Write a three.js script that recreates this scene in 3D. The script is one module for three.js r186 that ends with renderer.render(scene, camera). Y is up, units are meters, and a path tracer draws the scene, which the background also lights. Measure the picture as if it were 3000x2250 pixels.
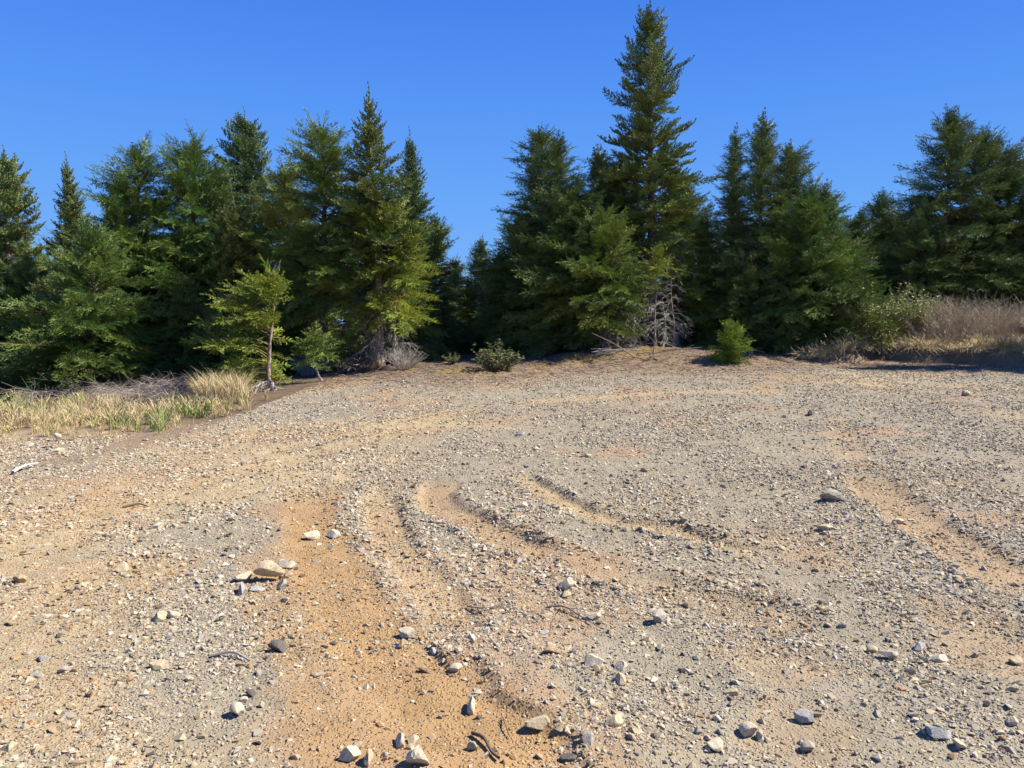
import * as THREE from 'three';
import { mergeGeometries } from 'three/addons/utils/BufferGeometryUtils.js';
import { ConvexGeometry } from 'three/addons/geometries/ConvexGeometry.js';

// ------------------------------------------------------------------ camera, sky, sun, exposure
const scene = new THREE.Scene();
const EYE = 1.6, PITCH = 3.85 * Math.PI / 180, FOV = 54;
const camera = new THREE.PerspectiveCamera(FOV, 4 / 3, 0.1, 2000);
camera.position.set(0, EYE, 0);
camera.rotation.x = -PITCH;
const EXPOSURE = 2.0;
{ // clear blue sky, paler towards the horizon, the same all round
  const W = 64, H = 512, d = new Float32Array(W * H * 4);
  const stops = [[-90, .16, .15, .13], [0, .26, .50, .90], [4, .205, .46, .95], [9, .15, .40, .95], [16, .098, .315, .92], [24, .058, .222, .83], [45, .034, .125, .46], [90, .024, .08, .29]];
  for (let r = 0; r < H; r++) {
    const el = ((r + .5) / H - .5) * 180;
    let k = 0; while (k < stops.length - 2 && el > stops[k + 1][0]) k++;
    const a = stops[k], b = stops[k + 1], t = el < 0 ? 0 : Math.min(1, (el - a[0]) / (b[0] - a[0])), s = el < 0 ? stops[0] : null;
    for (let c = 0; c < W; c++) { for (let i = 0; i < 3; i++) d[(r * W + c) * 4 + i] = (s ? s[i + 1] : a[i + 1] + (b[i + 1] - a[i + 1]) * t) / EXPOSURE; d[(r * W + c) * 4 + 3] = 1; }
  }
  const sky = new THREE.DataTexture(d, W, H, THREE.RGBAFormat, THREE.FloatType);
  sky.mapping = THREE.EquirectangularReflectionMapping; sky.magFilter = THREE.LinearFilter; sky.needsUpdate = true;
  scene.background = sky; scene.environment = sky;
}
const SUN_EL = 47 * Math.PI / 180, SUN_AZ = 4 * Math.PI / 180;       // from the right, a little beyond the clearing
const sun = new THREE.DirectionalLight(new THREE.Color().setRGB(1, .93, .82), 5);
sun.position.set(60 * Math.cos(SUN_EL) * Math.cos(SUN_AZ), 60 * Math.sin(SUN_EL), -60 * Math.cos(SUN_EL) * Math.sin(SUN_AZ) - 15);
sun.target.position.set(0, 0, -15); scene.add(sun); scene.add(sun.target);
sun.castShadow = true; sun.shadow.mapSize.set(4096, 4096);
Object.assign(sun.shadow.camera, { left: -32, right: 32, top: 32, bottom: -32, near: 1, far: 140 });
const renderer = new THREE.WebGLRenderer({ antialias: true });
renderer.toneMapping = THREE.LinearToneMapping; renderer.toneMappingExposure = EXPOSURE; renderer.shadowMap.enabled = true;

// ------------------------------------------------------------------ helpers
const V = (x, y, z) => new THREE.Vector3(x, y, z), UPV = V(0, 1, 0);
function rng(seed) { let a = seed >>> 0; return () => { a |= 0; a = a + 0x6D2B79F5 | 0; let t = Math.imul(a ^ a >>> 15, 1 | a); t = t + Math.imul(t ^ t >>> 7, 61 | t) ^ t; return ((t ^ t >>> 14) >>> 0) / 4294967296; }; }
const clamp = (x, a, b) => x < a ? a : x > b ? b : x, lerp = (a, b, t) => a + (b - a) * t;
const sst = (a, b, x) => { const t = clamp((x - a) / (b - a), 0, 1); return t * t * (3 - 2 * t); };
function h2(x, y) { let n = Math.imul(x, 374761393) + Math.imul(y, 668265263) | 0; n = Math.imul(n ^ n >>> 13, 1274126177); return ((n ^ n >>> 16) >>> 0) / 4294967296; }
function vn(x, y) { const i = Math.floor(x), j = Math.floor(y), fx = x - i, fy = y - j, u = fx * fx * (3 - 2 * fx), v = fy * fy * (3 - 2 * fy); return lerp(lerp(h2(i, j), h2(i + 1, j), u), lerp(h2(i, j + 1), h2(i + 1, j + 1), u), v); }
const fbm = (x, y, o = 4) => { let s = 0, a = .5, n = 0; for (let k = 0; k < o; k++) { s += a * vn(x, y); n += a; x = x * 2.03 + 17.1; y = y * 2.03 + 9.7; a *= .5; } return s / n; };
const taken = {};
const numbered = n => { const k = taken[n] = (taken[n] ?? -1) + 1; return k ? n + '_' + String(k).padStart(3, '0') : n; };
function tag(o, label, category, group, kind) { o.userData.label = label; if (category) o.userData.category = category; if (group) o.userData.group = group; if (kind) o.userData.kind = kind; return o; }
function top(o, name) { o.name = numbered(name); scene.add(o); return o; }
function shade(o) { o.traverse(m => { if (m.isMesh) { m.castShadow = true; m.receiveShadow = true; } }); return o; }
// a soup of triangles with vertex colours (flat shaded: no normals stored)
class Soup {
  constructor() { this.p = []; this.c = []; }
  tri(a, b, c, col) { this.p.push(a.x, a.y, a.z, b.x, b.y, b.z, c.x, c.y, c.z); for (let k = 0; k < 3; k++) this.c.push(col[0], col[1], col[2]); }
  tube(pts, r0, r1, sides, col) {           // tapered tube along points
    const rings = [];
    for (let i = 0; i < pts.length; i++) {
      const t = pts[Math.min(i + 1, pts.length - 1)].clone().sub(pts[Math.max(i - 1, 0)]).normalize();
      const n = Math.abs(t.y) > .9 ? V(1, 0, 0) : V(0, 1, 0), u = n.clone().cross(t).normalize(), w = t.clone().cross(u);
      const q = i / (pts.length - 1), r = typeof r0 === 'function' ? r0(q) : lerp(r0, r1, q), ring = [];
      for (let k = 0; k < sides; k++) { const a = k / sides * 6.2832; ring.push(pts[i].clone().addScaledVector(u, Math.cos(a) * r).addScaledVector(w, Math.sin(a) * r)); }
      rings.push(ring);
    }
    for (let i = 0; i < rings.length - 1; i++) for (let k = 0; k < sides; k++) {
      const a = rings[i][k], b = rings[i][(k + 1) % sides], c = rings[i + 1][k], d = rings[i + 1][(k + 1) % sides];
      this.tri(a, b, c, col); this.tri(b, d, c, col);
    }
  }
  geo() {
    const g = new THREE.BufferGeometry();
    g.setAttribute('position', new THREE.BufferAttribute(new Float32Array(this.p), 3));
    g.setAttribute('color', new THREE.BufferAttribute(new Float32Array(this.c), 3));
    return g;
  }
}
const mat = o => new THREE.MeshStandardMaterial({ roughness: .95, metalness: 0, ...o });
const lin = (r, g, b) => new THREE.Color().setRGB(r, g, b);

// ------------------------------------------------------------------ the lie of the land; D is the distance ahead of the camera (-z)
const F = 829.5 / Math.tan(FOV / 2 * Math.PI / 180);          // survey of the photograph at 2212 x 1659
function ray(px, py) { const u = (px - 1106) / F, v = (829.5 - py) / F, c = Math.cos(PITCH), s = Math.sin(PITCH); return V(u, v * c - s, -(c + v * s)); }
const xAt = (px, D, py = 760) => { const r = ray(px, py); return r.x / -r.z * D; };
const yAt = (py, D) => { const r = ray(1106, py); return EYE + r.y / -r.z * D; };
function bankLine(x) { return 21.4 - .10 * (x - 8) + .35 * Math.sin(x * 1.3) + .18 * Math.sin(x * 3.1 + 1); }
function land(x, D) {
  const side = sst(-11.5, -1, x), up = Math.log(1 + Math.exp((D - 4.5) / 1.2)) * 1.2, over = Math.log(1 + Math.exp((D - 23) / 1.5)) * 1.5;
  let y = .047 * side * (up - over) - .012 * clamp(over, 0, 12) - .02 * Math.max(0, D - 38) * sst(38, 60, D);
  y -= .10 * sst(-9, -16, x) * sst(8, 14, D);
  y += .36 * Math.exp(-Math.pow((x - 4.0) / 3.2, 2)) * sst(19.2, 21.6, D) * sst(32, 25, D);       // low mound under the tallest trees
  const b = sst(7.6, 10.2, x);                                  // the cut bank at the right
  if (b > 0) y += b * (.42 * sst(-.06, .10, D - bankLine(x)) + .22 * sst(0, 3, D - bankLine(x)));
  return y;
}
function hit(px, py, f = land) {                                // where a line of sight meets the ground
  const r = ray(px, py); let t = 1;
  for (let k = 0; k < 4000; k++) { const p = EYE + r.y * t, x = r.x * t, D = -r.z * t; if (p < f(x, D)) return [x, D]; t += .008 * Math.max(1, t * .35); }
  return [r.x * t, -r.z * t];
}
// wheel tracks: points surveyed on the ground, width, depth, berm, colour share of bare soil, soil tone
const track = (pts, w, depth, berm, bare, tone) => { const q = pts.map(p => hit(...p)); return { q, w, depth, berm, bare, tone, lo: [Math.min(...q.map(p => p[0])) - 2.5 * w - .3, Math.min(...q.map(p => p[1])) - 2.5 * w - .3], hi: [Math.max(...q.map(p => p[0])) + 2.5 * w + .3, Math.max(...q.map(p => p[1])) + 2.5 * w + .3] }; };
const ORANGE = [.43, .27, .12], REDDISH = [.42, .275, .15], BROWN = [.41, .29, .165], STRAW = [.50, .37, .20];
const tracks = [
  track([[965, 1030], [938, 1062], [955, 1092], [1010, 1118], [1080, 1150], [1130, 1182], [1230, 1200]], .20, .045, .05, .95, BROWN),
  track([[1110, 1022], [1150, 1042], [1200, 1072], [1265, 1105], [1340, 1125], [1450, 1140], [1560, 1175], [1700, 1200]], .16, .035, .042, .8, STRAW),
  track([[1450, 1140], [1600, 1170], [1800, 1160]], .15, .012, .01, .4, BROWN),
  track([[1870, 1020], [1900, 1060], [1960, 1105], [2040, 1160], [2130, 1215], [2260, 1310]], .24, .03, .035, .9, BROWN),
  track([[1800, 900], [1830, 960], [1870, 1020]], .2, .01, .012, .5, BROWN),
  track([[845, 1030], [822, 1075], [830, 1120], [850, 1170], [900, 1230], [960, 1300], [985, 1390]], .17, .022, .03, .6, STRAW),
  track([[822, 1090], [835, 1130], [860, 1170]], .15, .012, .012, .9, REDDISH),
  track([[690, 1040], [668, 1100], [680, 1160], [715, 1240], [770, 1340], [850, 1430], [960, 1530], [1090, 1640], [1200, 1720]], .26, .014, .003, 1, ORANGE),
  track([[600, 1180], [650, 1300], [720, 1420], [800, 1540], [900, 1680]], .3, .01, .0, .75, ORANGE),
  track([[560, 1120], [620, 1105], [660, 1115]], .4, .01, 0, .7, REDDISH),
  track([[330, 1075], [520, 1020], [700, 975], [850, 935], [950, 905], [1060, 880]], .22, .012, .012, .7, STRAW),
  track([[480, 1000], [700, 950], [900, 905], [1060, 873]], .2, .01, .01, .5, STRAW),
  track([[1080, 876], [1250, 862], [1420, 850], [1560, 846], [1720, 850]], .3, .01, .008, .6, STRAW),
  track([[-60, 1260], [80, 1180], [200, 1120], [330, 1075]], .42, .012, .01, .6, STRAW),
  track([[-80, 1480], [90, 1400], [180, 1290], [330, 1200]], .40, .015, .01, .65, STRAW),
  track([[40, 1640], [60, 1540], [110, 1460]], .34, .01, .005, .7, STRAW),
  track([[1230, 1200], [1330, 1240], [1500, 1290], [1640, 1320], [1760, 1370]], .22, .022, .034, .5, BROWN),
  track([[1560, 1380], [1700, 1440], [1780, 1480]], .22, .01, .015, .5, BROWN),
  track([[2040, 1290], [2120, 1370], [2212, 1480]], .25, .012, .02, .6, BROWN),
  track([[1600, 1560], [1720, 1590], [1850, 1640]], .25, .012, .012, .45, BROWN),
];
const cut = [[905, 1385], [955, 1418], [1010, 1445], [1065, 1480], [1110, 1520], [1190, 1575], [1270, 1640], [1330, 1700]].map(p => hit(...p)); // crumbling lip beside the orange strip
function near(q, x, D) { // distance to a polyline, share along it, side
  let best = 1e9, at = 0, side = 0;
  for (let i = 0; i < q.length - 1; i++) {
    const ax = q[i][0], ay = q[i][1], dx = q[i + 1][0] - ax, dy = q[i + 1][1] - ay, l = dx * dx + dy * dy, t = clamp(((x - ax) * dx + (D - ay) * dy) / l, 0, 1);
    const ex = x - ax - t * dx, ey = D - ay - t * dy, d = Math.hypot(ex, ey);
    if (d < best) { best = d; at = (i + t) / (q.length - 1); side = dx * ey - dy * ex > 0 ? 1 : -1; }
  }
  return [best, at, side];
}
const edgeSurvey = [[-300, 985], [0, 952], [150, 948], [300, 940], [440, 915], [545, 885], [575, 862], [600, 838], [700, 822], [800, 808], [900, 806], [1000, 812], [1100, 806], [1200, 792], [1300, 775], [1450, 770], [1600, 775], [1700, 770], [1800, 768]].map(p => hit(...p));
edgeSurvey.push([12, bankLine(12)], [30, bankLine(14)]);
function beyond(x, D) { // metres past the edge of the gravel
  for (let i = 0; i < edgeSurvey.length - 1; i++) { const a = edgeSurvey[i], b = edgeSurvey[i + 1]; if (x <= b[0] || i === edgeSurvey.length - 2) return D - lerp(a[1], b[1], clamp((x - a[0]) / (b[0] - a[0]), 0, 1)); }
}
function ground(x, D, full) {
  let y = land(x, D), bare = 0, tone = [0, 0, 0], tw = 0, loose = 0;
  if (D < 26 && D > -1.5 && Math.abs(x) < 18) {
    const wob = .10 * (fbm(x * 2.2, D * 2.2, 2) - .5);
    for (const t of tracks) {
      if (x < t.lo[0] || x > t.hi[0] || D < t.lo[1] || D > t.hi[1]) continue;
      const [d0, at] = near(t.q, x, D), d = d0 + wob * t.w * 4, end = sst(0, .12, at) * sst(1, .88, at), u = d / t.w;
      y -= end * t.depth * 1.0 * sst(1.05, .55, u);
      y += end * t.berm * .42 * Math.exp(-Math.pow((u - 1.28) / .28, 2)) * sst(.25, .65, fbm(x * 3.4 + 8, D * 3.4, 3)) * (.4 + 1.2 * vn(x * 13, D * 13));
      loose = Math.max(loose, end * (t.berm / .05) * Math.exp(-Math.pow((u - 1.35) / .4, 2)));
      const b = t.bare * sst(1.35, .6, u + .6 * (fbm(x * 5 + 3, D * 5, 3) - .5)) * (end * .8 + .2 * (end > 0));
      if (b > 0) { tone[0] += t.tone[0] * b; tone[1] += t.tone[1] * b; tone[2] += t.tone[2] * b; tw += b; bare = Math.max(bare, b); }
    }
    const [dc, ac, sc] = near(cut, x, D);
    if (dc < 1.2) { const s = sc * dc + .16 * (fbm(x * 6, D * 6, 3) - .5), e = sst(0, .1, ac) * sst(1, .9, ac); y += e * .028 * sst(-.02, .015, -s * cutSide) * sst(.9, .1, dc); loose = Math.max(loose, e * .35 * Math.exp(-Math.pow((dc) / .09, 2))); }
    y += .05 * (fbm(x * .7, D * .7, 3) - .5) + (1 - .6 * bare) * (.030 * (fbm(x * 3.1, D * 3.1, 3) - .5) + .016 * (vn(x * 11, D * 11) - .5) + .010 * (vn(x * 23, D * 23) - .5));
  } else y += .05 * (fbm(x * .7, D * .7, 3) - .5);
  if (D > 12 && D < 30 && Math.abs(x) < 20) { const e = beyond(x, D); y += sst(-4.2, -2.5, x) * sst(-.9, .6, e) * (.16 * (fbm(x * 1.1 + 21, D * 1.1 + 4, 4) - .35) + .05 * vn(x * 5.5, D * 5.5) + .025 * vn(x * 14, D * 14)); }
  if (!full) return y;
  return { y, bare, tone: tw ? tone.map(c => c / tw) : null, loose };
}
const cutSide = (() => { const [, , s] = near(cut, cut[4][0] + .3, cut[4][1] + .05); return -s; })();
const gy = (x, D) => ground(x, D);
const noisePatch = (x, D) => fbm(x * .55 + 40, D * .55 + 7, 4);
function soil(x, D, g) { // colour of the ground, by what lies there
  const n = noisePatch(x, D), fine = fbm(x * 7, D * 7, 3);
  const greyish = sst(.36, .62, n + .20 * sst(-3, 2.5, x) - .03 * Math.max(0, x - 5.5));
  let c = [lerp(.475, .335, greyish), lerp(.37, .288, greyish), lerp(.215, .205, greyish)];
  const stain = sst(.56, .7, fbm(x * .8 + 11, D * .8 + 90, 4)) * .5;              // rusty soil showing through
  c = c.map((v, i) => lerp(v, [.46, .26, .12][i], stain));
  if (g.tone) c = c.map((v, i) => lerp(v, g.tone[i], g.bare));
  const e = beyond(x, D);
  const dusty = sst(-4.4, -.8, e + 1.6 * (fbm(x * .9, D * .9 + 5, 3) - .5)) * sst(-9, -4, x);
  c = c.map((v, i) => lerp(v, [.27, .185, .11][i], dusty * .9));               // trampled needles and bark near the trees
  const litter = sst(-.5, .9, e - 1.0 * sst(-4.2, -6, x) + 1.2 * (fbm(x * 1.4, D * 1.4, 3) - .5));
  c = c.map((v, i) => lerp(v, lerp([.12, .085, .055][i], [.20, .13, .075][i], fine), litter));
  const moss = sst(.5, .62, fbm(x * 1.1 + 3, D * 1.1 + 60, 3)) * sst(-.6, .3, e) * sst(1.8, .7, e) * sst(-6, -3.5, x) * sst(8, 5, x);
  c = c.map((v, i) => lerp(v, [.30, .20, .045][i], moss * .9));
  const k = .80 + .4 * fine;
  return c.map(v => v * k);
}
{ // ---- ground: one sheet to the horizon, finely divided where the tracks are
  const axis = (lo, fineLo, fineHi, hi, step, grow) => { const a = []; for (let v = fineLo; v <= fineHi; v += step) a.push(v); let s = step; for (let v = a[a.length - 1]; v < hi;) { s *= grow; v += s; a.push(v); } s = step; const b = []; for (let v = fineLo; v > lo;) { s *= grow; v -= s; b.push(v); } return b.reverse().concat(a); };
  const xs = axis(-400, -6, 6, 400, .036, 1.022), ds = axis(-120, 2.2, 8, 600, .034, 1.0135);
  const nx = xs.length, nd = ds.length, p = new Float32Array(nx * nd * 3), c = new Float32Array(nx * nd * 3), uv = new Float32Array(nx * nd * 2), ix = [];
  for (let j = 0; j < nd; j++) for (let i = 0; i < nx; i++) {
    const k = j * nx + i, x = xs[i], D = ds[j], g = ground(x, D, true), s = soil(x, D, g);
    p.set([x, g.y, -D], k * 3); c.set(s, k * 3); uv.set([x, D], k * 2);
    if (i < nx - 1 && j < nd - 1) ix.push(k, k + 1, k + nx, k + 1, k + nx + 1, k + nx);
  }
  const g = new THREE.BufferGeometry();
  g.setAttribute('position', new THREE.BufferAttribute(p, 3)); g.setAttribute('color', new THREE.BufferAttribute(c, 3)); g.setAttribute('uv', new THREE.BufferAttribute(uv, 2));
  g.setIndex(ix); g.computeVertexNormals();
  // fine grit: colour grain and relief, tiling every 1.7 m and 0.9 m
  const N = 1024, col = new Uint8Array(N * N * 4), bmp = new Uint8Array(N * N * 4), r = rng(5), hgt = new Float32Array(N * N), tint = new Float32Array(N * N * 3).fill(1);
  const wrap = v => (v % N + N) % N;
  for (let k = 0; k < 26000; k++) {
    const cx = r() * N, cy = r() * N, rad = 1.3 + 3.6 * Math.pow(r(), 3.2), asp = .6 + .4 * r(), an = r() * 3.14, ca = Math.cos(an), sa = Math.sin(an), v = .62 + .75 * r(), w = r();
    const tn = w < .5 ? [1.03, 1, .95] : w < .75 ? [1.02, .95, .82] : w < .92 ? [.95, 1, 1.08] : [.72, .72, .75];
    for (let y = -Math.ceil(rad); y <= rad; y++) for (let x = -Math.ceil(rad); x <= rad; x++) {
      const u = (x * ca + y * sa) / rad, t = (-x * sa + y * ca) / (rad * asp), q = u * u + t * t; if (q > 1) continue;
      const o = wrap(Math.round(cy + y)) * N + wrap(Math.round(cx + x)), hh = Math.sqrt(1 - q) * rad / 5;
      if (hh > hgt[o]) { hgt[o] = hh; for (let i = 0; i < 3; i++) tint[o * 3 + i] = v * tn[i]; }
    }
  }
  for (let o = 0; o < N * N; o++) {
    const x = o % N, y = Math.floor(o / N), gr = .82 + .3 * h2(x, y);
    for (let i = 0; i < 3; i++) col[o * 4 + i] = clamp(255 * .74 * (hgt[o] > 0 ? lerp(1, tint[o * 3 + i], .8) : gr * .95), 0, 255);
    bmp[o * 4] = bmp[o * 4 + 1] = bmp[o * 4 + 2] = clamp(255 * (hgt[o] * .85 + .12 * h2(x + 9, y)), 0, 255); col[o * 4 + 3] = bmp[o * 4 + 3] = 255;
  }
  const tex = a => { const t = new THREE.DataTexture(a, N, N); t.wrapS = t.wrapT = THREE.RepeatWrapping; t.magFilter = THREE.LinearFilter; t.minFilter = THREE.LinearMipmapLinearFilter; t.generateMipmaps = true; t.needsUpdate = true; return t; };
  const map = tex(col), bump = tex(bmp); map.repeat.set(1 / 1.7, 1 / 1.7); bump.repeat.set(1 / 1.7, 1 / 1.7); map.rotation = bump.rotation = .4;
  const m = mat({ vertexColors: true, map, bumpMap: bump, bumpScale: .009, roughness: 1, color: lin(1.06, 1.06, 1.06) });
  const o = new THREE.Mesh(g, m); top(o, 'ground'); shade(o); tag(o, 'gravel clearing of grey stones and rusty soil with curving wheel tracks', 'ground', null, 'structure');
}

// ------------------------------------------------------------------ stones
function chunk(seed, n, flat, round) { // angular stone: hull of points on a squashed ball
  const r = rng(seed), pts = [];
  for (let k = 0; k < n; k++) { const v = V(r() - .5, r() - .5, r() - .5).normalize().multiplyScalar(round + (1 - round) * (.6 + .5 * r())); pts.push(V(v.x, v.y * flat, v.z * (.7 + .15 * r()))); }
  const g = new ConvexGeometry(pts); g.deleteAttribute('normal'); g.deleteAttribute('uv'); g.computeBoundingBox(); return g;
}
function boulder(seed, flat, cuts, rough, detail = 5) { // broken stone: a ball planed off on several sides, then worn
  const r = rng(seed), g = new THREE.IcosahedronGeometry(1, detail), a = g.attributes.position, pl = [], mot = new Float32Array(a.count * 3);
  for (let k = 0; k < cuts; k++) pl.push([V(r() - .5, r() - .5, r() - .5).normalize(), .38 + .34 * r()]);
  for (let i = 0; i < a.count; i++) {
    const v = V().fromBufferAttribute(a, i);
    for (const [n, d] of pl) { const q = v.dot(n); if (q > d) v.addScaledVector(n, (d - q) * .985); }
    const e = fbm(v.x * 2.3 + seed, v.y * 2.3 + v.z * 1.9 + 20, 3) - .5, f = vn(v.x * 9 + v.z * 5, v.y * 9 - v.z * 7 + seed) - .5;
    v.multiplyScalar(1 + rough * (e * 1.2 + f * .22)); a.setXYZ(i, v.x, v.y * flat, v.z * .78);
    const k = .72 + .5 * fbm(v.x * 3 + v.z * 2 + seed * 3, v.y * 4 + v.z * 3, 4) + .16 * (vn(v.x * 14 + seed, v.y * 14 + v.z * 11) - .5); mot.set([k, k * .99, k * .97], i * 3);
  }
  g.setAttribute('color', new THREE.BufferAttribute(mot, 3));
  g.deleteAttribute('normal'); g.computeVertexNormals(); return g;
}
const stoneTones = { pale: [.49, .435, .33], cream: [.44, .365, .245], grey: [.34, .31, .255], blue: [.33, .33, .32], dark: [.11, .10, .09], tan: [.37, .275, .165], rust: [.34, .21, .10] };
{ // gravel: too many to count
  const r = rng(77), kinds = [], per = [];
  for (let k = 0; k < 6; k++) { kinds.push(chunk(900 + k, 9 + (k % 3) * 2, .45 + .1 * (k % 3), .2)); per.push([]); }
  const q = new THREE.Quaternion(), e = new THREE.Euler(), M = new THREE.Matrix4(), col = new THREE.Color();
  const bands = [[1.6, 4.5, 8400, .0050], [4.5, 8, 4200, .0068], [8, 13, 1400, .0095], [13, 19, 420, .014], [19, 25, 130, .021]];
  for (const [d0, d1, dens, s0] of bands) {
    const half = d => .70 * d + 1.6, tries = Math.round(dens * (d1 - d0) * 2 * half(d1));
    for (let k = 0; k < tries; k++) {
      const D = d0 + (d1 - d0) * r(), x = (r() * 2 - 1) * half(d1); if (Math.abs(x) > half(D)) continue;
      const e0 = beyond(x, D); if (e0 > .6 || r() < .85 * (x < -5.2 ? sst(-.3, .3, e0) : sst(-4.0, -.6, e0 + 1.4 * (vn(x * 1.3, D * 1.3) - .5)))) continue;
      const g = ground(x, D, true), patch = fbm(x * 1.6 + 70, D * 1.6 + 30, 3), field = lerp(.25, 1.15, sst(.33, .62, patch));
      if (r() > (field * (1 - .72 * g.bare) + .2 * g.loose)) continue;
      const s = .95 * Math.min(.034, s0 * Math.pow(1 - r() * .985, -1 / 2.35)) * (1 + .2 * g.loose);
      const n = noisePatch(x, D) + .12 * sst(-2.5, 3, x) - .08, w = r() + (n - .5) * .7, dirt = r() < g.bare * .55 + .06;
      let t = dirt ? (r() < .5 ? stoneTones.rust : stoneTones.tan) : w < .20 ? stoneTones.tan : w < .52 ? stoneTones.cream : w < .80 ? stoneTones.pale : w < 1.12 ? stoneTones.grey : stoneTones.dark;
      if (r() < .03) t = stoneTones.dark;
      const v = .74 + .30 * r(), id = Math.floor(r() * 6);
      q.setFromEuler(e.set((r() - .5) * .7, r() * 6.28, (r() - .5) * .7));
      const sx = s * (.8 + .5 * r()), sy = s * (.8 + .4 * r());
      M.compose(V(x, g.y + sy * .13, -D), q, V(sx, sy, s));
      per[id].push([M.clone(), t.map(c => c * v * .95)]);
    }
  }
  let total = 0;
  const root = new THREE.Group(); top(root, 'gravel'); tag(root, 'loose gravel and pebbles strewn over the clearing', 'gravel', null, 'stuff');
  kinds.forEach((g, id) => {
    const im = new THREE.InstancedMesh(g, mat({ roughness: .9 }), per[id].length); total += per[id].length;
    per[id].forEach(([m, t], k) => { im.setMatrixAt(k, m); im.setColorAt(k, col.setRGB(...t)); });
    im.name = 'pebbles'; im.userData.kind = 'stuff'; root.add(im);
  });
  shade(root); console.log('gravel', total);
}

// ------------------------------------------------------------------ conifers
const WOOD = [.10, .075, .055];
// one limb with all its sprays, lying along +x; kinds: 'hemlock' (feathery, drooping tips), 'spruce' (dense, bristling)
function limb(kind, L, seed) {
  const r = rng(seed), s = new Soup(), hem = kind === 'hemlock';
  const droop = hem ? .26 : .10, lift = hem ? .02 : .14, bend = (r() - .5) * .25;
  const at = t => V(t * L, (-droop * t * t + lift * Math.pow(t, 4) + .04 * Math.sin(t * 5)) * L, bend * t * t * L);
  const pts = []; for (let k = 0; k <= 5; k++) pts.push(at(k / 5));
  s.tube(pts, .006 + .011 * L, .003, 4, WOOD);
  const twig = (p, d, up, len, tone) => {        // a shoot clothed in needles
    const side = d.clone().cross(up).normalize(), n = Math.max(2, Math.round(len / (hem ? .040 : .038)));
    const w = hem ? .020 : .025;
    for (let k = 0; k < n; k++) {
      const u = (k + .5) / n, q = p.clone().addScaledVector(d, u * len).addScaledVector(up, -.12 * u * u * len * (hem ? 1 : -.4)), v = tone * (.8 + .4 * r()), c = [.136 * v, .190 * v, .050 * v];
      const taper = 1.15 - .55 * u;
      for (let m = 0; m < (hem ? 3 : 4); m++) {
        const ang = hem ? (m === 0 ? .15 : m === 1 ? 3.0 : 1.5 + (r() - .5)) : m * 1.57 + r() * 1.2;
        const o = side.clone().multiplyScalar(Math.cos(ang)).addScaledVector(up, Math.sin(ang) + (r() - .4) * .35);
        const tipP = q.clone().addScaledVector(o, w * taper * (.8 + .5 * r())).addScaledVector(d, .028 + .014 * r());
        s.tri(q.clone().addScaledVector(d, -.019), q.clone().addScaledVector(d, .016), tipP, c);
      }
    }
  };
  const spray = (p, d, up, len) => {                // a flat fan of shoots
    const side = d.clone().cross(up).normalize(), sh = .8 + .45 * r();
    twig(p, d, up, len, sh);
    const n = Math.max(1, Math.round(len / (hem ? .092 : .085)));
    for (let k = 0; k < n; k++) {
      const u = (k + .3 + .4 * r()) / n, l = len * (hem ? .56 : .48) * (1.05 - .7 * u) * (.8 + .4 * r()), q = p.clone().addScaledVector(d, u * len * .92).addScaledVector(up, -.12 * u * u * len * (hem ? 1 : -.4));
      for (const sg of [-1, 1]) {
        if (r() < .12) continue;
        const e = d.clone().multiplyScalar(.8).addScaledVector(side, sg * .62).addScaledVector(up, (r() - .5) * .7 + (hem ? 0 : .25)).normalize();
        twig(q, e, up, l, sh);
      }
    }
  };
  const step = hem ? .135 : .125, start = L > .5 ? .22 : .05;
  for (let t = start; t < .97; t += step / L * (.8 + .4 * r())) {
    const p = at(t), d = at(t + .03).sub(at(t - .03)).normalize();
    for (const sg of [-1, 1]) {
      const reach = (hem ? .36 : .33) * (L * (1.02 - t)) + Math.min(.14, L * .3), yaw = sg * (.7 + .35 * r()), dir = d.clone().applyAxisAngle(UPV, yaw);
      dir.y += (r() - .5) * .7 + (hem ? .06 : .14); dir.normalize();
      const up = V(dir.x * -dir.y, 1, dir.z * -dir.y).normalize().applyAxisAngle(dir, (r() - .5) * 1.5);
      if (reach > .42) { s.tube([p, p.clone().addScaledVector(dir, reach * .7)], .005, .003, 3, WOOD);
        spray(p.clone().addScaledVector(dir, reach * .08), dir.clone().applyAxisAngle(UPV, .35 * sg), up, reach * .55);
        const q = p.clone().addScaledVector(dir, reach * .5); dir.y -= hem ? .25 : -.08; dir.normalize(); spray(q, dir, up, reach * .55);
        spray(p.clone().addScaledVector(dir, reach * .35), dir.clone().applyAxisAngle(UPV, -.5 * sg), up, reach * .4);
      } else spray(p, dir, up, reach);
    }
    if (!hem && r() < .6) { const dir = d.clone(); dir.y += .55; dir.normalize(); spray(p, dir, V(-d.x, .4, -d.z).normalize(), .16 + .12 * r()); }
    if (hem && r() < .55) { const dir = d.clone(); dir.y += .5 + .3 * r(); dir.normalize(); spray(p, dir, V(-d.x * .3, 1, -d.z * .3).normalize(), .2); }
  }
  const dEnd = at(1).sub(at(.94)).normalize(); spray(at(.93), dEnd, V(-dEnd.x * dEnd.y, 1, 0).normalize(), Math.min(hem ? .3 : .24, L * .45));
  return s.geo();
}
const CLASSES = [.22, .5, .85, 1.3, 1.9], LIMBS = {};
for (const kind of ['hemlock', 'spruce']) LIMBS[kind] = CLASSES.map((L, i) => [0, 1].map(k => limb(kind, L, 31 + i * 7 + k * 101 + (kind === 'spruce' ? 1000 : 0))));
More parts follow.
